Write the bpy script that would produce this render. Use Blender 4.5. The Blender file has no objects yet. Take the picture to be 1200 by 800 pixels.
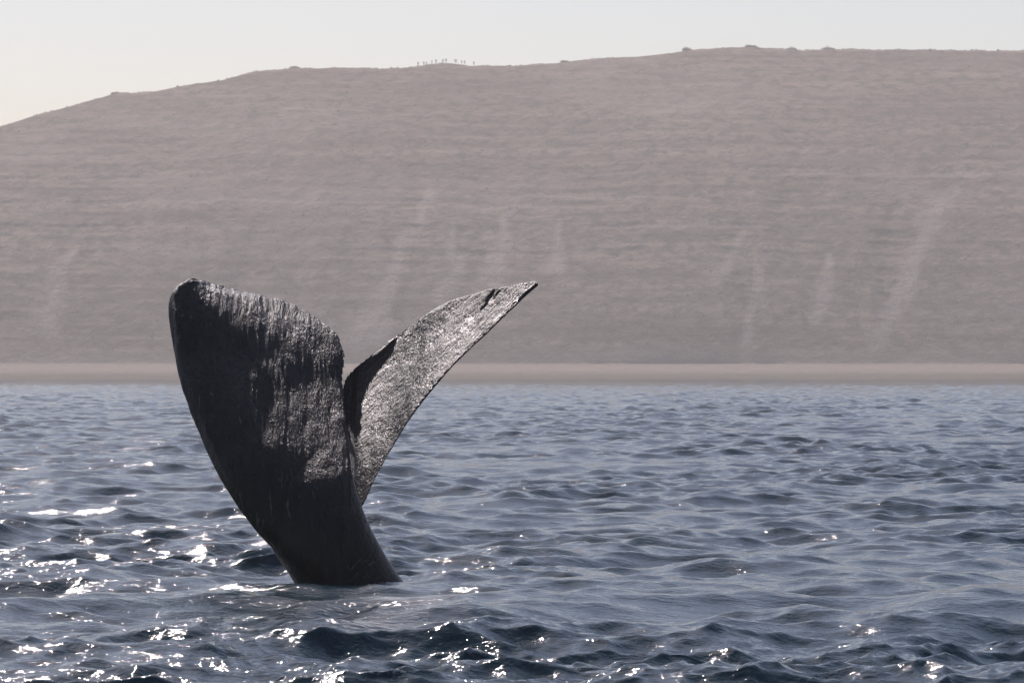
import bpy, bmesh, math, random
import numpy as np
from mathutils import Vector, noise as mnoise

random.seed(7)
RNG = np.random.default_rng(11)
scene = bpy.context.scene
COL = scene.collection
R = math.radians

# ------------------------------------------------------------------ camera
CAM_H = 2.475                  # eye height in the boat (m)
F = 5000.0                     # focal length in pixels of the 1200 px frame (150 mm lens)
HORIZON = 435.5                # pixel row of the horizon
cam_data = bpy.data.cameras.new('camera')
cam_data.sensor_width = 36.0
cam_data.lens = 150.0
cam_data.clip_start = 0.5
cam_data.clip_end = 20000.0
cam_data.dof.use_dof = True
cam_data.dof.focus_distance = 50.0
cam_data.dof.aperture_fstop = 11.0
cam = bpy.data.objects.new('camera', cam_data)
COL.objects.link(cam)
cam.location = (0, 0, CAM_H)
cam.rotation_euler = (R(90) + math.atan((HORIZON - 400.0) / F), 0, 0)
scene.camera = cam

# ------------------------------------------------------------------ sky, sun, exposure
SUN_EL, SUN_AZ = 45.0, -17.0   # degrees; azimuth from straight ahead, negative = left
world = bpy.data.worlds.new('World')
scene.world = world
world.use_nodes = True
wn = world.node_tree
for n in list(wn.nodes):
    wn.nodes.remove(n)
wo = wn.nodes.new('ShaderNodeOutputWorld')
wb = wn.nodes.new('ShaderNodeBackground')
sky = wn.nodes.new('ShaderNodeTexSky')
sky.sky_type = 'NISHITA'
sky.sun_disc = False
sky.sun_elevation = R(SUN_EL)
sky.sun_rotation = R(SUN_AZ)
sky.air_density = 1.0
sky.dust_density = 0.8
sky.ozone_density = 1.0
wb.inputs['Strength'].default_value = 0.088
whs = wn.nodes.new('ShaderNodeHueSaturation')
whs.inputs['Saturation'].default_value = 1.0
wn.links.new(sky.outputs['Color'], whs.inputs['Color'])
wn.links.new(whs.outputs['Color'], wb.inputs['Color'])
wn.links.new(wb.outputs['Background'], wo.inputs['Surface'])

sun_data = bpy.data.lights.new('sun', 'SUN')
sun_data.energy = 3.6
sun_data.angle = R(0.53)
sun_data.color = (1.0, 0.95, 0.89)
sun = bpy.data.objects.new('sun', sun_data)
COL.objects.link(sun)
sd = Vector((math.sin(R(SUN_AZ)) * math.cos(R(SUN_EL)), math.cos(R(SUN_AZ)) * math.cos(R(SUN_EL)), math.sin(R(SUN_EL))))
sun.rotation_euler = sd.to_track_quat('Z', 'Y').to_euler()
sun.location = (-200, 400, 500)

vs = scene.view_settings
vs.view_transform = 'Standard'
vs.look = 'None'
vs.exposure = 0.08
vs.gamma = 1.0
vs.use_white_balance = True
vs.white_balance_temperature = 6550
vs.white_balance_tint = 20
vs.use_curve_mapping = False
scene.cycles.use_denoising = True
scene.cycles.max_bounces = 6
scene.cycles.volume_bounces = 1
scene.cycles.sample_clamp_indirect = 6.0


# ------------------------------------------------------------------ helpers
def pix(px, py, depth):
    """World point at a distance `depth` ahead of the boat for a point of the photograph."""
    return Vector(((px - 600.0) / F * depth, depth, CAM_H - (py - HORIZON) / F * depth))


def link_mesh(name, verts, faces, material, parent=None, smooth=True):
    me = bpy.data.meshes.new(name)
    me.from_pydata([tuple(v) for v in verts], [], faces)
    me.update()
    if smooth:
        me.polygons.foreach_set('use_smooth', [True] * len(me.polygons))
    ob = bpy.data.objects.new(name, me)
    COL.objects.link(ob)
    if material:
        me.materials.append(material)
    if parent:
        ob.parent = parent
    return ob


def grid_mesh(name, V, material):
    """V: (rows, cols, 3) array -> one quad sheet."""
    nr, nc, _ = V.shape
    idx = np.arange(nr * nc, dtype=np.int32).reshape(nr, nc)
    q = np.stack([idx[:-1, :-1], idx[:-1, 1:], idx[1:, 1:], idx[1:, :-1]], -1).reshape(-1, 4)
    me = bpy.data.meshes.new(name)
    me.vertices.add(nr * nc)
    me.vertices.foreach_set('co', V.astype(np.float32).ravel())
    me.loops.add(q.size)
    me.loops.foreach_set('vertex_index', q.ravel())
    me.polygons.add(len(q))
    me.polygons.foreach_set('loop_start', np.arange(0, q.size, 4, dtype=np.int32))
    me.polygons.foreach_set('use_smooth', np.ones(len(q), dtype=bool))
    me.update(calc_edges=True)
    me.materials.append(material)
    ob = bpy.data.objects.new(name, me)
    COL.objects.link(ob)
    return ob


class Mat:
    """Small wrapper to write node materials briefly."""
    def __init__(self, name):
        self.m = bpy.data.materials.new(name)
        self.m.use_nodes = True
        self.t = self.m.node_tree
        self.b = self.t.nodes['Principled BSDF']
        self.out = self.t.nodes['Material Output']
        self.co = self.t.nodes.new('ShaderNodeTexCoord').outputs['Object']

    def n(self, kind, **kw):
        nd = self.t.nodes.new(kind)
        for k, v in kw.items():
            setattr(nd, k, v)
        return nd

    def l(self, a, b):
        self.t.links.new(a, b)

    def mapping(self, scale=(1, 1, 1), rot=(0, 0, 0), loc=(0, 0, 0), src=None):
        mp = self.n('ShaderNodeMapping')
        mp.inputs['Scale'].default_value = scale
        mp.inputs['Rotation'].default_value = rot
        mp.inputs['Location'].default_value = loc
        self.l(src or self.co, mp.inputs['Vector'])
        return mp.outputs['Vector']

    def noise(self, vec, scale, detail=4, rough=0.55, dist=0.0):
        nd = self.n('ShaderNodeTexNoise')
        nd.inputs['Scale'].default_value = scale
        nd.inputs['Detail'].default_value = detail
        nd.inputs['Roughness'].default_value = rough
        nd.inputs['Distortion'].default_value = dist
        self.l(vec, nd.inputs['Vector'])
        return nd.outputs['Fac']

    def ramp(self, fac, stops):
        nd = self.n('ShaderNodeValToRGB')
        e = nd.color_ramp.elements
        while len(e) < len(stops):
            e.new(0.5)
        for el, (p, c) in zip(e, stops):
            el.position = p
            el.color = (c, c, c, 1) if isinstance(c, (int, float)) else (*c, 1)
        self.l(fac, nd.inputs['Fac'])
        return nd.outputs['Color']

    def math(self, op, a, b=0.0, clamp=False):
        nd = self.n('ShaderNodeMath', operation=op, use_clamp=clamp)
        for i, v in enumerate((a, b)):
            if isinstance(v, (int, float)):
                nd.inputs[i].default_value = v
            else:
                self.l(v, nd.inputs[i])
        return nd.outputs[0]

    def mix(self, fac, a, b):
        nd = self.n('ShaderNodeMix', data_type='RGBA')
        for i, v in ((0, fac), (6, a), (7, b)):
            if isinstance(v, (int, float)):
                nd.inputs[i].default_value = v
            elif isinstance(v, tuple):
                nd.inputs[i].default_value = (*v, 1)
            else:
                self.l(v, nd.inputs[i])
        return nd.outputs[2]

    def bump(self, height, strength, distance, normal=None):
        nd = self.n('ShaderNodeBump')
        nd.inputs['Strength'].default_value = strength
        nd.inputs['Distance'].default_value = distance
        self.l(height, nd.inputs['Height'])
        if normal:
            self.l(normal, nd.inputs['Normal'])
        return nd.outputs['Normal']


# ------------------------------------------------------------------ materials
def water_material():
    M = Mat('sea_water')
    b = M.b
    b.inputs['Base Color'].default_value = (0.007, 0.030, 0.040, 1)
    b.inputs['Roughness'].default_value = 0.07
    b.inputs['IOR'].default_value = 1.333
    v1 = M.mapping((1.0, 1.25, 1.0), (0, 0, R(20)))
    fine = M.noise(v1, 11.0, 3, 0.6, 0.4)
    v2 = M.mapping((1.0, 1.4, 1.0), (0, 0, R(-28)))
    mid = M.noise(v2, 2.6, 3, 0.55, 0.6)
    h = M.math('ADD', M.math('MULTIPLY', fine, 0.55), mid)
    M.l(M.bump(h, 1.0, 0.024), b.inputs['Normal'])
    at = M.n('ShaderNodeAttribute', attribute_name='foam')
    spot = M.ramp(M.noise(M.mapping(), 14.0, 4, 0.65), [(0.42, 0.0), (0.56, 1.0)])
    foam = M.math('MULTIPLY', at.outputs['Fac'], spot, True)
    M.l(M.mix(foam, (0.007, 0.030, 0.040), (0.72, 0.74, 0.75)), b.inputs['Base Color'])
    M.l(M.math('MULTIPLY_ADD', foam, 0.5), b.inputs['Roughness'])
    M.t.nodes[-1].inputs[2].default_value = 0.07
    return M.m


def skin_material():
    M = Mat('whale_skin')
    b = M.b
    sep = M.n('ShaderNodeSeparateXYZ')
    M.l(M.co, sep.inputs[0])
    right = M.ramp(M.math('MULTIPLY_ADD', sep.outputs['X'], 4.0), [(0.35, 0.0), (0.65, 1.0)])
    # fibres run down the left fluke and obliquely along the right one
    vl = M.mapping((1.0, 0.2, 0.2), src=M.mapping((1, 1, 1), (0, R(6), 0)))
    vr = M.mapping((1.0, 0.2, 0.2), src=M.mapping((1, 1, 1), (0, R(-38.5), 0)))
    mixv = M.n('ShaderNodeMix', data_type='VECTOR')
    M.l(right, mixv.inputs[0])
    M.l(vl, mixv.inputs[4])
    M.l(vr, mixv.inputs[5])
    vv = mixv.outputs[1]
    streak = M.noise(vv, 10.0, 5, 0.62, 0.1)
    grain = M.noise(vv, 45.0, 4, 0.7)
    patch = M.noise(M.mapping((1, 1, .5)), 2.1, 4, 0.6, 0.5)
    pits = M.noise(M.mapping(), 42.0, 2, 0.6)
    scar = M.ramp(M.noise(vv, 22.0, 3, 0.5, 1.2), [(0.60, 0.0), (0.70, 1.0)])
    # wet black skin, greyer where it is scuffed and peeling
    base = M.mix(M.ramp(streak, [(0.42, 0.0), (0.72, 1.0)]), (0.002, 0.0022, 0.0025), (0.012, 0.0118, 0.0118))
    base = M.mix(M.math('MULTIPLY', scar, M.ramp(patch, [(0.5, 0.0), (0.62, 1.0)])), base, (0.11, 0.105, 0.10))
    M.l(base, b.inputs['Base Color'])
    rgh = M.mix(M.ramp(patch, [(0.36, 0.0), (0.60, 1.0)]), (0.24, 0.24, 0.24), (0.40, 0.40, 0.40))
    M.l(rgh, b.inputs['Roughness'])
    b.inputs['IOR'].default_value = 1.35
    n1 = M.bump(M.math('ADD', M.math('MULTIPLY', grain, 0.35), M.math('ADD', streak, M.math('MULTIPLY', pits, 0.12))), 1.0, 0.05)
    n2 = M.bump(patch, 0.25, 0.10, n1)
    M.l(n2, b.inputs['Normal'])
    return M.m


def hill_material():
    M = Mat('dry_hillside')
    b = M.b
    sep = M.n('ShaderNodeSeparateXYZ')
    M.l(M.co, sep.inputs[0])
    big = M.noise(M.mapping((0.5, 0.5, 2.2)), 0.020, 5, 0.6, 0.4)
    strata = M.noise(M.mapping((0.10, 0.10, 3.2)), 0.075, 5, 0.6, 0.2)
    blot = M.noise(M.mapping((1.0, 1.0, 1.3)), 0.16, 5, 0.68)
    fine = M.noise(M.mapping(), 0.8, 4, 0.65)
    c = M.mix(M.ramp(strata, [(0.36, 0.0), (0.66, 1.0)]), (0.225, 0.172, 0.120), (0.400, 0.318, 0.228))
    c = M.mix(M.math('MULTIPLY', M.ramp(blot, [(0.44, 0.0), (0.60, 1.0)]), 0.8), c, (0.150, 0.132, 0.096))
    c = M.mix(M.math('MULTIPLY', M.ramp(big, [(0.50, 0.0), (0.66, 1.0)]), 0.5), c, (0.41, 0.325, 0.265))
    at = M.n('ShaderNodeAttribute', attribute_name='slide')
    c = M.mix(M.math('MULTIPLY', at.outputs['Fac'], M.ramp(fine, [(0.3, 0.4), (0.6, 1.0)]), True), c, (0.60, 0.49, 0.40))
    bt = M.n('ShaderNodeAttribute', attribute_name='beach')
    sand = M.mix(fine, (0.27, 0.225, 0.175), (0.33, 0.28, 0.225))
    c = M.mix(bt.outputs['Fac'], c, sand)
    wt = M.n('ShaderNodeAttribute', attribute_name='wet')
    c = M.mix(wt.outputs['Fac'], c, (0.15, 0.135, 0.10))
    M.l(c, b.inputs['Base Color'])
    b.inputs['Roughness'].default_value = 0.95
    b.inputs['Specular IOR Level'].default_value = 0.1
    M.l(M.bump(fine, 0.7, 0.6, M.bump(blot, 0.6, 2.0)), b.inputs['Normal'])
    return M.m


def plain(name, c, rough=0.8):
    M = Mat(name)
    v = M.noise(M.mapping(), 6.0, 3)
    M.l(M.mix(v, tuple(x * 0.7 for x in c), tuple(x * 1.3 for x in c)), M.b.inputs['Base Color'])
    M.b.inputs['Roughness'].default_value = rough
    return M.m


# ------------------------------------------------------------------ the sea
def spectrum_tile(N, L, kp, lam_min, lam_max, wind, seed, spread=1.0):
    """Height and horizontal displacement of one square tile of wind waves (FFT)."""
    rng = np.random.default_rng(seed)
    k1 = 2 * np.pi * np.fft.fftfreq(N, L / N)
    kx, ky = np.meshgrid(k1, k1, indexing='ij')
    k = np.hypot(kx, ky)
    k[0, 0] = 1e9
    c = (kx * math.cos(wind) + ky * math.sin(wind)) / k
    D = (0.18 + np.abs(c) ** (2 * spread)) * np.where(c < 0, 0.25, 1.0)
    S = k ** -4.0 * np.exp(-1.1 * (kp / k) ** 2.5) * D
    lo, hi = 2 * np.pi / lam_max, 2 * np.pi / lam_min
    S *= 1 / (1 + np.exp(-(np.log(k) - np.log(lo)) * 12)) / (1 + np.exp((np.log(k) - np.log(hi)) * 12))
    a = np.sqrt(S) * (rng.normal(size=(N, N)) + 1j * rng.normal(size=(N, N)))
    a[0, 0] = 0
    norm = (2 * np.pi / L) * N * N * 0.7071
    h = np.fft.ifft2(a).real * norm
    dx = np.fft.ifft2(1j * kx / k * a).real * norm
    dy = np.fft.ifft2(1j * ky / k * a).real * norm
    return np.stack([dx, dy, h], -1).astype(np.float32)


def sample(tile, L, x, y, rot):
    N = tile.shape[0]
    c, s = math.cos(rot), math.sin(rot)
    u = (c * x + s * y) / L * N
    v = (-s * x + c * y) / L * N
    i0 = np.floor(u).astype(np.int64)
    j0 = np.floor(v).astype(np.int64)
    fu = (u - i0).astype(np.float32)[..., None]
    fv = (v - j0).astype(np.float32)[..., None]
    i0 %= N; j0 %= N
    i1 = (i0 + 1) % N; j1 = (j0 + 1) % N
    d = (tile[i0, j0] * (1 - fu) + tile[i1, j0] * fu) * (1 - fv) + (tile[i0, j1] * (1 - fu) + tile[i1, j1] * fu) * fv
    out = np.empty_like(d)
    out[..., 0] = c * d[..., 0] - s * d[..., 1]
    out[..., 1] = s * d[..., 0] + c * d[..., 1]
    out[..., 2] = d[..., 2]
    return out


WHALE = pix(408, 683, 50.0)
Y_SHORE, Y_FOOT, Z_FOOT = 1690.0, 1716.0, 5.8


def build_sea():
    fine_r = np.exp(np.arange(math.log(24.0), math.log(1720.0), 0.00158))
    r = np.concatenate([np.geomspace(0.5, 24.0, 60)[:-1], fine_r, np.geomspace(1720.0, 4000.0, 20)[1:]])
    half = 0.205
    th_in = np.arange(-half, half, 0.00090)
    th_out = half * 1.0 + np.geomspace(0.001, math.pi - half, 28)
    th = np.concatenate([-th_out[::-1], th_in, th_out])
    rr, tt = np.meshgrid(r, th, indexing='ij')
    x = rr * np.sin(tt)
    y = rr * np.cos(tt)
    dth = np.gradient(th)[None, :] * rr
    dr = np.gradient(r)[:, None] * np.ones_like(tt)
    sp = np.maximum(dth, dr)

    def w(lam):                         # fade waves the mesh cannot carry
        return np.clip((lam / sp - 1.1) / 1.3, 0, 1)[..., None].astype(np.float32)

    A = 0.109
    kp = 2 * np.pi / 4.6
    wd = R(-68)
    t0 = spectrum_tile(512, 211.0, kp, 2.2, 60, wd, 3, 1.2)
    t1 = spectrum_tile(1024, 61.0, kp, 0.55, 2.2, wd + .1, 5, 0.9)
    t2 = spectrum_tile(512, 17.3, kp, 0.26, 0.55, wd - .15, 8, 0.7)
    t3 = spectrum_tile(512, 7.9, kp, 0.10, 0.26, wd - .3, 13, 0.5)
    s0, s1, s2, s3 = (sample(t0, 211.0, x, y, 0.31), sample(t1, 61.0, x, y, -0.17), sample(t2, 17.3, x, y, 0.53), sample(t3, 7.9, x, y, -0.4))
    gust = sample(spectrum_tile(256, 640.0, 2 * np.pi / 30, 9, 300, 0.4, 21, 0.3), 640.0, x, y, 0.2)[..., 2]
    gust = gust / (gust.std() + 1e-9)
    g = (1.0 + 0.30 * np.clip(gust, -2, 2))[..., None]
    d = A * (1.15 * s0 * w(2.6) + g * 1.12 * s1 * w(1.5) + g ** 2 * 0.68 * s2 * w(0.36) + g ** 2 * 0.5 * s3 * w(0.16))
    # the tail stands in a smooth swirl: a low lip of water before it
    wx, wy = x - WHALE.x, y - WHALE.y
    calm = np.exp(-((wx + 0.3) ** 2 / 1.3 ** 2 + (wy + 0.6) ** 2 / 1.6 ** 2))[..., None]
    d = d * (1 - 0.55 * calm)
    rad = np.hypot((wx + 0.25) / 1.25, (wy + 0.1) / 1.5)
    d[..., 2] += 0.07 * np.exp(-((rad - 1.15) / 0.22) ** 2) * np.where(wy < 0.4, 1, .35) - 0.03 * np.exp(-(rad / 0.9) ** 2)
    near = np.clip((rr - 0.5) / 20.0, 0, 1)[..., None]
    shore = np.clip((Y_SHORE + 10 - y) / 60.0, 0.15, 1)[..., None]
    d = d * near * shore
    chop = 0.95
    V = np.stack([x + chop * d[..., 0], y + chop * d[..., 1], d[..., 2]], -1)
    ob = grid_mesh('sea', V, water_material())
    # broken crests: where the surface is pinched together and high
    jxx = np.gradient(d[..., 1], axis=0) / dr
    hgt = d[..., 2] / (d[..., 2].std() + 1e-9)
    pinch = -jxx * chop
    foam = np.clip((pinch - 0.52) / 0.25, 0, 1) * np.clip((hgt - 1.5) / 0.8, 0, 1)
    ring = np.hypot((wx - 0.03) / 0.70, (wy - 0.05) / 0.58)
    foam = np.maximum(foam, 0.8 * np.exp(-((ring - 1.02) / 0.07) ** 2) * (wx > 0.2))
    at = ob.data.attributes.new('foam', 'FLOAT', 'POINT')
    at.data.foreach_set('value', foam.astype(np.float32).ravel())
    ob['kind'] = 'structure'
    ob['label'] = 'choppy dark blue sea with glinting wind waves'
    return ob


build_sea()

# ------------------------------------------------------------------ hillside and beach
CREST = [(-2600, 330), (-1800, 300), (-1100, 260), (-500, 205), (-200, 175), (0, 147), (30, 138), (60, 130), (100, 118), (135, 109), (180, 107), (215, 99), (260, 93), (300, 83), (345, 79), (400, 79), (440, 80), (480, 78),
         (500, 76), (512, 74), (522, 73), (538, 74), (550, 76), (600, 77), (650, 73), (700, 67), (750, 65), (795, 60), (812, 57), (850, 55), (880, 54), (905, 55.5), (940, 58.5), (965, 57), (1010, 57), (1100, 58), (1200, 59), (1400, 62), (1800, 66), (2400, 90), (3600, 130)]
CP = np.array(CREST, float)


def crest_y(H):
    return Y_FOOT + (H - Z_FOOT) * 1.65


def crest_H(x):
    H = np.full_like(x, 100.0)
    for _ in range(6):
        yc = crest_y(H)
        px = 600 + x / yc * F
        py = np.interp(px, CP[:, 0], CP[:, 1])
        H = CAM_H + (HORIZON - py) / F * yc
    return H


def smooth_noise(shape_pts, scale, seed, octaves=4, gain=0.5):
    """Fractal value noise in 2-D (vectorised)."""
    out = np.zeros(shape_pts[0].shape)
    amp = 1.0
    f = scale
    for o in range(octaves):
        rng = np.random.default_rng(seed + o * 17)
        N = 256
        g = rng.uniform(-1, 1, (N, N))
        u = shape_pts[0] * f
        v = shape_pts[1] * f
        i = np.floor(u).astype(int); j = np.floor(v).astype(int)
        a = u - i; b = v - j
        a = a * a * (3 - 2 * a); b = b * b * (3 - 2 * b)
        q = lambda ii, jj: g[ii % N, jj % N]
        out += amp * ((q(i, j) * (1 - a) + q(i + 1, j) * a) * (1 - b) + (q(i, j + 1) * (1 - a) + q(i + 1, j + 1) * a) * b)
        amp *= gain
        f *= 2.03
    return out


def build_hill():
    xs = np.concatenate([np.arange(-950, -300, 10.0), np.arange(-300, 300, 1.0), np.arange(300, 1200, 10.0)])
    t_beach = np.linspace(0, 1, 16, endpoint=False)
    t_face = np.linspace(0, 1, 230, endpoint=False)
    t_top = np.linspace(0, 1, 34)
    H = crest_H(xs)
    yc = crest_y(H)
    rows = []
    kinds = []
    # seabed edge, beach, face, plateau
    for t in t_beach:
        yy = Y_SHORE - 30 + t * (Y_FOOT - Y_SHORE + 30)
        zz = np.interp(yy, [Y_SHORE - 30, Y_SHORE - 4, Y_SHORE + 3, Y_SHORE + 9, Y_FOOT], [-2.5, -0.45, 0.9, 2.8, Z_FOOT])
        rows.append(np.stack([xs, np.full_like(xs, yy), np.full_like(xs, zz)], -1)); kinds.append((0, t))
    X, T = np.meshgrid(xs, t_face, indexing='ij')
    n_big = smooth_noise((X * 1.0, T * 90), 0.012, 1, 3)
    n_mid = smooth_noise((X + 18 * n_big, T * 60), 0.05, 5, 4, 0.55)
    gul = np.abs(smooth_noise((X + 30 * T + 14 * n_big, T * 28), 0.045, 9, 3))
    rough = smooth_noise((X, T * 120), 0.25, 31, 3)
    env = np.sin(np.pi * np.clip(T, 0, 1)) ** 0.6
    for j, t in enumerate(t_face):
        hh = Z_FOOT + (H - Z_FOOT) * t
        # convex shoulder: steep lower scarp, easing towards the crest
        bow = 5.5 * np.sin(math.pi * t) - 3.5 * np.sin(2 * math.pi * t)
        strata_h = hh + 2.2 * n_big[:, j] + 0.010 * xs
        terrace = 1.15 * (0.25 + 0.5 * np.clip(n_mid[:, j], -.4, 1)) * (0.45 * np.sin(strata_h * 0.52 + 2 * n_mid[:, j]) + 0.4 * np.sin(strata_h * 0.24 + 1.2) + 0.35 * np.sin(strata_h * 1.13) + 0.2 * np.sin(strata_h * 2.3))
        low = np.clip(1.25 - t * 1.35, 0.08, 1)
        yy = Y_FOOT + (yc - Y_FOOT) * (0.76 * t + 0.24 * t ** 2.6) + env[:, j] * (3.0 * n_big[:, j] + 1.3 * n_mid[:, j] + terrace + low * 4.0 * (0.35 - gul[:, j]) + 0.7 * rough[:, j])
        zz = hh + env[:, j] * 0.35 * rough[:, j]
        rows.append(np.stack([xs, yy, zz], -1)); kinds.append((1, t))
    for t in t_top:
        yy = yc + 3 + t ** 1.6 * 600
        edge = smooth_noise((xs, np.full_like(xs, 3.3)), 0.09, 40, 5, .65) * 0.42
        zz = H - 0.02 * (yy - yc) + edge * (1 - t)
        rows.append(np.stack([xs, yy, zz], -1)); kinds.append((2, t))
    V = np.stack(rows, 0)
    ob = grid_mesh('hill', V, hill_material())
    nr, nc, _ = V.shape
    slide = np.zeros((nr, nc)); beach = np.zeros((nr, nc)); wet = np.zeros((nr, nc))
    PX = 600 + V[..., 0] / V[..., 1] * F
    PY = HORIZON - (V[..., 2] - CAM_H) / V[..., 1] * F
    # pale scree chutes and ledges of the bluff, each its own stripe of bare ground
    chutes = [((505, 225), (420, 400), 16), ((482, 280), (440, 395), 12), ((600, 240), (578, 330), 13), ((1092, 245), (1030, 395), 14), ((1085, 270), (1060, 345), 14),
              ((872, 275), (838, 325), 13), ((895, 300), (880, 400), 9), ((665, 260), (650, 310), 12), ((1110, 225), (1085, 262), 17), ((540, 265), (525, 345), 13),
              ((975, 300), (955, 370), 11), ((80, 300), (60, 380), 16)]
    wob = smooth_noise((V[..., 0], V[..., 2] * 1.0), 0.09, 77, 3) * 9
    for (ax, ay), (bx, by), wdt in chutes:
        dx, dy = bx - ax, by - ay
        L2 = dx * dx + dy * dy
        t = np.clip(((PX - ax) * dx + (PY - ay) * dy) / L2, 0, 1)
        wdt = wdt * (0.55 + 0.9 * t)
        dist = np.hypot(PX + wob - ax - t * dx, PY - ay - t * dy)
        slide = np.maximum(slide, np.clip(1 - (dist / wdt) ** 1.5, 0, 1) * 0.6)
    for (x0, x1, yy, wdt) in [(690, 1015, 266, 3), (560, 800, 232, 2), (400, 700, 243, 2), (180, 520, 236, 2), (860, 1180, 205, 3)]:
        k = np.clip(1 - np.abs(PY + 0.25 * wob - yy) / wdt, 0, 1) * np.clip((PX - x0) / 40, 0, 1) * np.clip((x1 - PX) / 40, 0, 1)
        slide = np.maximum(slide, 0.55 * k)
    for i, (k, t) in enumerate(kinds):
        if k == 0:
            beach[i] = 1
            wet[i] = np.clip((Y_SHORE + 8 - V[i, :, 1]) / 5, 0, 1)
        elif k == 1 and t < 0.05:
            beach[i] = 1 - t / 0.05
    for nm, arr in (('slide', slide), ('beach', beach), ('wet', wet)):
        at = ob.data.attributes.new(nm, 'FLOAT', 'POINT')
        at.data.foreach_set('value', arr.astype(np.float32).ravel())
    ob['kind'] = 'structure'
    ob['label'] = 'hazy dry hillside with sandy beach behind the sea'
    return V, kinds


HILL_V, HILL_KINDS = build_hill()


def hill_top(px):
    """Crest point under a column of the photograph."""
    x = np.array([(px - 600) / F * 1900.0])
    for _ in range(5):
        H = crest_H(x)
        x = (px - 600) / F * crest_y(H)
    H = crest_H(x)
    return Vector((float(x[0]), float(crest_y(H)[0]) + 1.5, float(H[0])))


def clump(rng, n, rx, ry, rz, leaf):
    """Leaf-sized faces spread through a low dome."""
    vs_, fs = [], []
    for _ in range(n):
        a = rng.uniform(0, 2 * math.pi)
        e = math.asin(rng.uniform(0.0, 1.0))
        k = rng.uniform(0.55, 1.08)
        p = Vector((math.cos(a) * math.cos(e) * rx * k, math.sin(a) * math.cos(e) * ry * k, math.sin(e) * rz * k * rng.uniform(.75, 1.2)))
        u = Vector((rng.gauss(0, 1), rng.gauss(0, 1), rng.gauss(0, 1))).normalized() * leaf * rng.uniform(.6, 1.3)
        w = u.orthogonal().normalized() * leaf * 0.6
        b = len(vs_)
        vs_ += [p - u, p + w, p + u, p - w]
        fs.append((b, b + 1, b + 2, b + 3))
    return vs_, fs


M_SCRUB = plain('scrub_leaves', (0.15, 0.135, 0.10))
M_STEM = plain('scrub_stem', (0.09, 0.07, 0.05))


def build_scrub():
    """Low steppe bushes all over the slope, far too many to count."""
    rng = random.Random(5)
    nr, nc, _ = HILL_V.shape
    face = [i for i, (k, t) in enumerate(HILL_KINDS) if k == 1 and t > 0.02] + [i for i, (k, t) in enumerate(HILL_KINDS) if k == 2 and t < 0.2]
    cols = [j for j in range(nc) if abs(HILL_V[0, j, 0]) < 300]
    cl = np.array([[HILL_V[i, j] for j in (cols[0], cols[-1])] for i in face[:1]])
    dens = smooth_noise((HILL_V[..., 0], HILL_V[..., 2] * 1.5), 0.05, 91, 4, .6)
    vs_, fs = [], []
    count = 0
    crest_row = [i for i, (k, t) in enumerate(HILL_KINDS) if k == 2][0]
    while count < 1250:
        i = rng.choice(face); j = rng.choice(cols)
        on_crest = count > 800
        if on_crest:                     # a thin fringe of low bushes on the skyline
            i = crest_row + rng.choice((0, 0, 1, 2))
        if dens[i, j] + rng.uniform(-.7, .7) < 0.1:
            continue
        count += 1
        p = HILL_V[i, j]
        s = rng.uniform(0.15, 0.42) * (1.25 if rng.random() < .12 else 1) * (1.25 if on_crest else 1)
        b = len(vs_)
        m = 7
        ring = []
        for lev, (rr, zz) in enumerate(((1.0, -0.25), (0.95, 0.45))):
            for q in range(m):
                a = 2 * math.pi * q / m + lev * .4
                k = s * rr * rng.uniform(.75, 1.2)
                vs_.append((p[0] + k * math.cos(a), p[1] + k * math.sin(a), p[2] + s * zz * rng.uniform(.7, 1.25)))
        vs_.append((p[0], p[1], p[2] + s * rng.uniform(.7, 1.0)))
        for q in range(m):
            q2 = (q + 1) % m
            fs.append((b + q, b + q2, b + m + q2, b + m + q))
            fs.append((b + m + q, b + m + q2, b + 2 * m))
    ob = link_mesh('scrub', vs_, fs, M_SCRUB, smooth=False)
    ob['kind'] = 'stuff'
    ob['label'] = 'low dark scrub scattered over the dry hillside'
    ob['category'] = 'scrub'


build_scrub()

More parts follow.
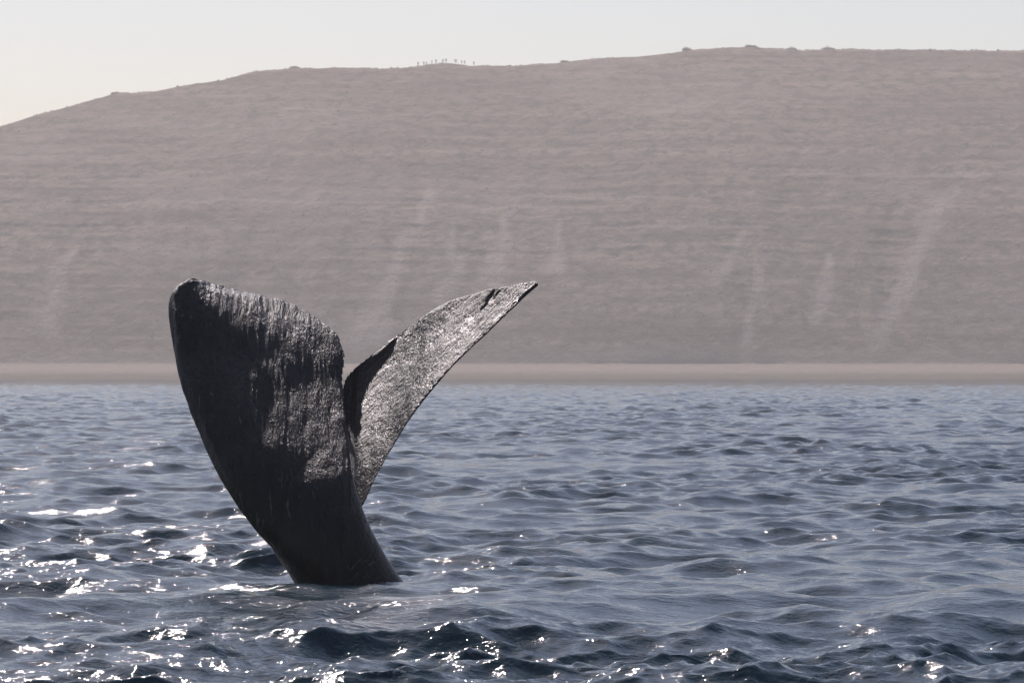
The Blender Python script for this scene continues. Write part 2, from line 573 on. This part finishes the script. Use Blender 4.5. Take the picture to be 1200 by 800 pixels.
CREST_BUSHES = [  # px, width m, height m, label
    (805, 3.4, 1.7, 'rounded bush at the step where the ridge rises to its summit'),
    (880, 4.6, 1.0, 'wide low bush on the very top of the ridge'),
    (928, 4.2, 1.3, 'bush on the ridge just before a small dip in the skyline'),
    (971, 5.0, 1.3, 'long bush on the ridge just past a small dip in the skyline'),
    (345, 4.0, 0.9, 'low bush where the climbing shoulder of the ridge levels off'),
    (135, 3.6, 0.8, 'small bush on the knoll partway down the falling ridge'),
    (662, 3.4, 0.8, 'small bush on the ridge between the people and the summit'),
]
for px, wd, ht, lab in CREST_BUSHES:
    wd, ht = wd * 1.2, ht * 1.05
    p = hill_top(px)
    rng = random.Random(int(px))
    root = bpy.data.objects.new('ridge_bush', None)
    COL.objects.link(root)
    root.location = p - Vector((0, 0, 0.5))
    root['label'] = lab
    root['category'] = 'bush'
    root['group'] = 'bushes along the ridge'
    vsx, fsx = [], []
    for c in range(6):
        ox = (c - 2.5) / 6 * wd * 0.85
        k = 1 - 0.45 * abs(c - 2.5) / 2.5
        v_, f_ = clump(rng, 130, wd * .2, wd * .2, ht * k * rng.uniform(.75, 1.5) + 0.25, 0.17)
        b = len(vsx)
        oy = rng.uniform(-.4, .4)
        vsx += [q + Vector((ox, oy, 0)) for q in v_]
        fsx += [tuple(b + i for i in f) for f in f_]
    link_mesh('crown', vsx, fsx, M_SCRUB, root, False)
    sv, sf = [], []
    for c in range(5):
        ox = (c - 2) / 5 * wd * .5
        b = len(sv)
        for (rr, zz, lean) in ((.07, -.3, 0), (.03, ht * .7, .35 * (c - 2))):
            for q in range(5):
                a = q * 2 * math.pi / 5
                sv.append((ox + lean + rr * math.cos(a), rr * math.sin(a), zz))
        sf += [(b + q, b + (q + 1) % 5, b + 5 + (q + 1) % 5, b + 5 + q) for q in range(5)]
    link_mesh('trunk', sv, sf, M_STEM, root)


# ------------------------------------------------------------------ people on the clifftop
def person_mesh(name, pose):
    """One continuous skinned body; pose: dict of joint offsets."""
    J = {'pelvis': (0, 0, .93), 'chest': (0, 0, 1.28), 'neck': (0, 0, 1.47), 'head': (0, -.01, 1.60), 'crown': (0, 0, 1.72),
         'shl': (-.19, 0, 1.41), 'shr': (.19, 0, 1.41), 'ell': (-.25, .02, 1.13), 'elr': (.25, .02, 1.13), 'hal': (-.25, -.06, .88), 'har': (.25, -.06, .88),
         'hil': (-.10, 0, .88), 'hir': (.10, 0, .88), 'knl': (-.11, -.02, .48), 'knr': (.11, -.02, .48), 'anl': (-.12, .02, .08), 'anr': (.12, .02, .08),
         'tol': (-.13, -.14, .03), 'tor': (.13, -.14, .03)}
    J.update(pose)
    Rd = {'pelvis': .16, 'chest': .17, 'neck': .065, 'head': .105, 'crown': .08, 'shl': .08, 'shr': .08, 'ell': .05, 'elr': .05, 'hal': .04, 'har': .04,
          'hil': .10, 'hir': .10, 'knl': .07, 'knr': .07, 'anl': .05, 'anr': .05, 'tol': .04, 'tor': .04}
    E = [('pelvis', 'chest'), ('chest', 'neck'), ('neck', 'head'), ('head', 'crown'), ('chest', 'shl'), ('chest', 'shr'), ('shl', 'ell'), ('shr', 'elr'), ('ell', 'hal'), ('elr', 'har'),
         ('pelvis', 'hil'), ('pelvis', 'hir'), ('hil', 'knl'), ('hir', 'knr'), ('knl', 'anl'), ('knr', 'anr'), ('anl', 'tol'), ('anr', 'tor')]
    keys = list(J)
    me = bpy.data.meshes.new(name)
    me.from_pydata([J[k] for k in keys], [(keys.index(a), keys.index(b)) for a, b in E], [])
    ob = bpy.data.objects.new(name, me)
    COL.objects.link(ob)
    ob.modifiers.new('skin', 'SKIN')
    for k, v in zip(keys, me.skin_vertices[0].data):
        v.radius = (Rd[k], Rd[k] * (.75 if k in ('pelvis', 'chest') else 1))
        v.use_root = (k == 'pelvis')
    ob.modifiers.new('sub', 'SUBSURF').levels = 1
    dg = bpy.context.evaluated_depsgraph_get()
    out = bpy.data.meshes.new_from_object(ob.evaluated_get(dg))
    bpy.data.objects.remove(ob)
    out.polygons.foreach_set('use_smooth', [True] * len(out.polygons))
    return out


POSES = {
    'stand': {},
    'hips': {'ell': (-.38, .05, 1.16), 'hal': (-.20, -.06, .98), 'elr': (.38, .05, 1.16), 'har': (.20, -.06, .98)},
    'point': {'elr': (.36, -.18, 1.36), 'har': (.44, -.42, 1.42)},
    'look': {'ell': (-.30, -.16, 1.20), 'hal': (-.10, -.20, 1.52), 'elr': (.30, -.16, 1.20), 'har': (.10, -.20, 1.52)},
    'stride': {'knl': (-.11, -.22, .50), 'anl': (-.12, -.26, .08), 'tol': (-.12, -.42, .04), 'knr': (.11, .12, .48), 'anr': (.12, .34, .12), 'tor': (.12, .22, .03), 'hal': (-.27, .16, .9), 'har': (.27, -.26, .92)},
    'lean': {'chest': (.16, 0, 1.22), 'neck': (.27, 0, 1.37), 'head': (.33, -.02, 1.47), 'crown': (.38, 0, 1.58), 'shl': (.05, 0, 1.36), 'shr': (.40, 0, 1.27), 'ell': (.02, -.08, 1.08), 'hal': (.08, -.2, .85), 'elr': (.46, -.06, 1.0), 'har': (.45, -.16, .78)},
}
MESHES = {k: person_mesh('person', v) for k, v in POSES.items()}
CLOTH = [plain('cloth_navy', (.03, .035, .06)), plain('cloth_grey', (.07, .07, .075)), plain('cloth_brown', (.08, .055, .04)), plain('cloth_black', (.02, .02, .022))]
PEOPLE = [  # px, pose, turn, height scale, cloth, label, group
    (489.8, 'stand', 10, 1.0, 3, 'person standing alone at the low foot of the clifftop mound', None),
    (496.6, 'hips', -30, 1.0, 1, 'person with elbows out next to someone leaning over', None),
    (499.3, 'lean', 20, .95, 2, 'person leaning sideways on the rising edge of the mound', None),
    (506.0, 'stand', 60, 1.0, 1, 'person standing between the leaning one and the one with raised hands', None),
    (510.7, 'look', 0, 1.05, 3, 'person raising both hands to the face to look out to sea', None),
    (519.0, 'stand', -20, 1.0, 0, 'person with arms hanging beside the one with hands on hips', None),
    (522.6, 'hips', 15, 1.05, 3, 'person with hands on hips on the crown of the mound', None),
    (533.3, 'point', 10, 1.05, 1, 'person pointing an arm out to sea from the mound', None),
    (535.2, 'stand', 80, 1.0, 3, 'person standing shoulder to shoulder with someone pointing', None),
    (541.0, 'stand', 30, .9, 2, 'shorter person standing next to the striding one', None),
    (544.4, 'stride', 70, 1.08, 3, 'person in mid stride along the clifftop', None),
    (555.3, 'stand', 0, 1.0, 0, 'lone person standing well apart beyond the end of the mound', None),
]
for px, pose, turn, sc, ci, lab, grp in PEOPLE:
    me = MESHES[pose].copy()
    me.materials.clear()
    me.materials.append(CLOTH[ci])
    ob = bpy.data.objects.new('person', me)
    COL.objects.link(ob)
    p = hill_top(px)
    ob.location = p + Vector((0, 0, -0.05))
    ob.rotation_euler = (0, 0, R(turn))
    ob.scale = (sc * 1.2, sc * 1.2, sc * 1.1)
    ob['label'] = lab
    ob['category'] = 'person'
    ob['group'] = 'people on the clifftop'


# ------------------------------------------------------------------ the whale's tail
D0 = 50.0


def catmull(P, n):
    P = [np.array(p, float) for p in P]
    P = [2 * P[0] - P[1]] + P + [2 * P[-1] - P[-2]]
    out = []
    for i in range(1, len(P) - 2):
        for s in range(n):
            t = s / n
            a, b, c, d = P[i - 1], P[i], P[i + 1], P[i + 2]
            out.append(0.5 * ((2 * b) + (-a + c) * t + (2 * a - 5 * b + 4 * c - d) * t * t + (-a + 3 * b - 3 * c + d) * t ** 3))
    out.append(P[-2])
    return out


def fluke_shell(secs, sub, shift, taper, nose, curl=0.0):
    """secs: rows of (lead px,py,dy, trail px,py,dy, thickness, camber). Closed lofted blade."""
    rows = catmull(secs, sub)
    ring_n = 26
    V, Fc = [], []
    for ri, s in enumerate(rows):
        L = pix(s[0], s[1], D0 + s[2])
        T = pix(s[3], s[4], D0 + s[5])
        nx = rows[min(ri + 1, len(rows) - 1)]
        pv = rows[max(ri - 1, 0)]
        span = (pix(nx[0], nx[1], D0 + nx[2]) + pix(nx[3], nx[4], D0 + nx[5])) - (pix(pv[0], pv[1], D0 + pv[2]) + pix(pv[3], pv[4], D0 + pv[5]))
        wear = mnoise.noise(Vector((T.x * 5.5, T.z * 5.5, 2.0))) * 0.013 + mnoise.noise(Vector((T.x * 17, T.z * 17, 9.0))) * 0.004
        T = T + (T - L).normalized() * wear * (1.0 if s[6] > .05 else .3)
        ch = T - L
        nrm = ch.cross(span).normalized()
        if nrm.y > 0:
            nrm = -nrm                     # towards the boat
        cl = ch.length
        th, camber = s[6], s[7]
        for side in (1, -1):
            for q in range(ring_n):
                u = q / ring_n if side == 1 else 1 - q / ring_n
                prof = max(u, 0) ** nose * (1 - u) ** taper * (1.62 if taper < 1 else 2.2) + 0.05 * (1 - u) * (u > 0)
                edge = 0.014 * min(1.0, u * 5)
                off = side * (th * 0.5 * prof + edge * min(1, (1 - u) * 14 + .25)) + camber * 4 * u * (1 - u) - shift * th * 0.5 * prof
                bend = curl * max(0.0, 1 - 1.75 * ri / len(rows)) * max(0.0, (u - 0.72) / 0.28) ** 2
                V.append(L + ch * u + nrm * off - Vector((0, bend, 0)))
    m = ring_n * 2
    for r_ in range(len(rows) - 1):
        for q in range(m):
            a = r_ * m + q
            b = r_ * m + (q + 1) % m
            Fc.append((a, b, b + m, a + m))
    Fc.append(tuple(range(m))[::-1])
    Fc.append(tuple((len(rows) - 1) * m + q for q in range(m)))
    return V, Fc


def stem_shell(secs, sub):
    """secs: (py, left px, right px, half depth, dy). Tail stock, keeled on its edges."""
    rows = catmull(secs, sub)
    m = 40
    V, Fc = [], []
    for s in rows:
        py, l, r, hd, dy = s
        for q in range(m):
            a = 2 * math.pi * q / m
            ca, sa = math.cos(a), math.sin(a)
            kx = math.copysign(abs(ca) ** 0.9, ca)
            ky = math.copysign(abs(sa) ** 1.15, sa)
            V.append(pix((l + r) / 2 + (r - l) / 2 * kx, py, D0 + dy) + Vector((0, hd * ky, 0)))
    for r_ in range(len(rows) - 1):
        for q in range(m):
            a = r_ * m + q
            b = r_ * m + (q + 1) % m
            Fc.append((a, b, b + m, a + m))
    Fc.append(tuple(range(m))[::-1])
    Fc.append(tuple((len(rows) - 1) * m + q for q in range(m)))
    return V, Fc


LEFT = [  # leading edge -> trailing edge, root to tip
    (338, 660, -0.02, 440, 640, 0.05, 0.5, 0.02),
    (300, 622, -0.06, 424, 598, 0.14, 0.46, 0.02),
    (262, 568, 0.1, 410, 545, 0.41, 0.42, 0.01),
    (237, 518, 0.44, 405, 492, 0.98, 0.42, 0),
    (216, 460, 0.91, 403, 450, 1.51, 0.42, -0.01),
    (206, 425, 1.21, 405, 412, 1.95, 0.42, -0.02),
    (199, 390, 1.49, 391, 386, 2.23, 0.42, -0.02),
    (196.5, 366, 1.68, 365, 368, 2.41, 0.4, -0.02),
    (198, 349, 1.81, 336, 353, 2.5, 0.34, -0.02),
    (205, 337, 1.9, 300, 345, 2.48, 0.25, -0.02),
    (214, 330, 1.96, 262, 334, 2.32, 0.14, -0.01),
    (224, 328, 2, 238, 329.5, 2.14, 0.05, 0),
]
RIGHT = [
    (412, 612, 0.3, 398, 500, 1.7, 0.2, 0),
    (428, 588, 0.41, 401, 450, 2, 0.18, 0),
    (441, 559, 0.62, 420, 426, 2.4, 0.16, 0),
    (459, 526, 0.9, 450, 403, 2.7, 0.15, -0.02),
    (483, 487, 1.2, 480, 381, 2.88, 0.13, -0.03),
    (511, 451, 1.55, 505, 363, 2.96, 0.11, -0.03),
    (541, 419, 1.92, 532, 349.5, 3, 0.09, -0.03),
    (573, 389, 2.3, 561, 342, 3, 0.07, -0.02),
    (602, 361, 2.63, 590, 336.5, 3, 0.05, -0.01),
    (619, 344, 2.82, 612, 332.8, 3, 0.04, 0),
    (630, 333, 2.92, 627, 330, 3, 0.03, 0),
]
STEM = [
    (900, 470, 640, .75, .3),
    (780, 395, 545, .62, .15),
    (683, 345, 474, .50, .05),
    (640, 318, 446, .42, .02),
    (598, 308, 426, .33, .10),
    (560, 312, 414, .25, .30),
    (520, 325, 409, .17, .72),
    (482, 345, 406, .10, 1.22),
    (456, 362, 402, .05, 1.56),
]


def build_whale():
    parts = [fluke_shell(LEFT, 14, 0.0, 1.5, 0.5), fluke_shell(RIGHT, 14, 1.0, 0.8, 1.0, 0.26), stem_shell(STEM, 8)]
    bm = bmesh.new()
    for V, Fc in parts:
        vs_ = [bm.verts.new(v - WHALE) for v in V]
        for f in Fc:
            try:
                bm.faces.new([vs_[i] for i in f])
            except ValueError:
                pass
    bmesh.ops.recalc_face_normals(bm, faces=bm.faces)
    me = bpy.data.meshes.new('whale')
    bm.to_mesh(me)
    bm.free()
    ob = bpy.data.objects.new('whale', me)
    COL.objects.link(ob)
    rm = ob.modifiers.new('remesh', 'REMESH')
    rm.mode = 'VOXEL'
    rm.voxel_size = 0.0115
    sm = ob.modifiers.new('smooth', 'SMOOTH')
    sm.factor = 0.5
    sm.iterations = 3
    dg = bpy.context.evaluated_depsgraph_get()
    out = bpy.data.meshes.new_from_object(ob.evaluated_get(dg))
    ob.modifiers.clear()
    ob.data = out
    out.name = 'whale'
    out.materials.clear()
    out.materials.append(skin_material())
    # worn trailing edges: small nicks and dents pressed into the rim
    n = len(out.vertices)
    co = np.empty(n * 3, np.float32)
    out.vertices.foreach_get('co', co)
    co = co.reshape(-1, 3)
    nrm = np.empty(n * 3, np.float32)
    out.vertices.foreach_get('normal', nrm)
    nrm = nrm.reshape(-1, 3)
    x_, y_, z_ = co[:, 0].astype(float), co[:, 1].astype(float), co[:, 2].astype(float)
    up = np.clip((z_ - 0.7) / 1.2, 0, 1)
    along = np.where(x_ > 0.02, -0.62 * z_ + 0.78 * x_, x_ + 0.1 * z_)
    ripple = smooth_noise((along + 20, 0.10 * z_ + 0.06 * y_ + 7), 4.5, 51, 4, 0.6)
    dents = smooth_noise((x_ + 11, 0.5 * z_ + 0.2 * y_ + 5), 2.6, 63, 3, 0.5)
    co = co + nrm * ((0.012 * ripple + np.where(x_ < 0, 0.009, 0.003) * dents) * up)[:, None]
    out.vertices.foreach_set('co', co.astype(np.float32).ravel())
    out.update()
    out.polygons.foreach_set('use_smooth', np.ones(len(out.polygons), bool))
    ob.location = WHALE
    ob['label'] = 'black whale tail raised out of the sea with spread flukes'
    ob['category'] = 'whale'
    print('whale verts', n)
    return ob


build_whale()


# ------------------------------------------------------------------ haze
def build_haze():
    m = bpy.data.materials.new('haze')
    m.use_nodes = True
    t = m.node_tree
    for nd in list(t.nodes):
        t.nodes.remove(nd)
    o = t.nodes.new('ShaderNodeOutputMaterial')
    v = t.nodes.new('ShaderNodeVolumePrincipled')
    v.inputs['Color'].default_value = (0.95, 0.90, 0.85, 1)
    v.inputs['Density'].default_value = 0.00022
    v.inputs['Anisotropy'].default_value = 0.3
    t.links.new(v.outputs[0], o.inputs['Volume'])
    s, lo, hi = 4300.0, -4.0, 166.0
    V = [(-s, -s, lo), (s, -s, lo), (s, s, lo), (-s, s, lo), (-s, -s, hi), (s, -s, hi), (s, s, hi), (-s, s, hi)]
    Fc = [(0, 3, 2, 1), (4, 5, 6, 7), (0, 1, 5, 4), (1, 2, 6, 5), (2, 3, 7, 6), (3, 0, 4, 7)]
    ob = link_mesh('haze', V, Fc, m, smooth=False)
    ob['kind'] = 'stuff'
    ob['label'] = 'pale sea haze between the boat and the hillside'
    ob['category'] = 'haze'


build_haze()
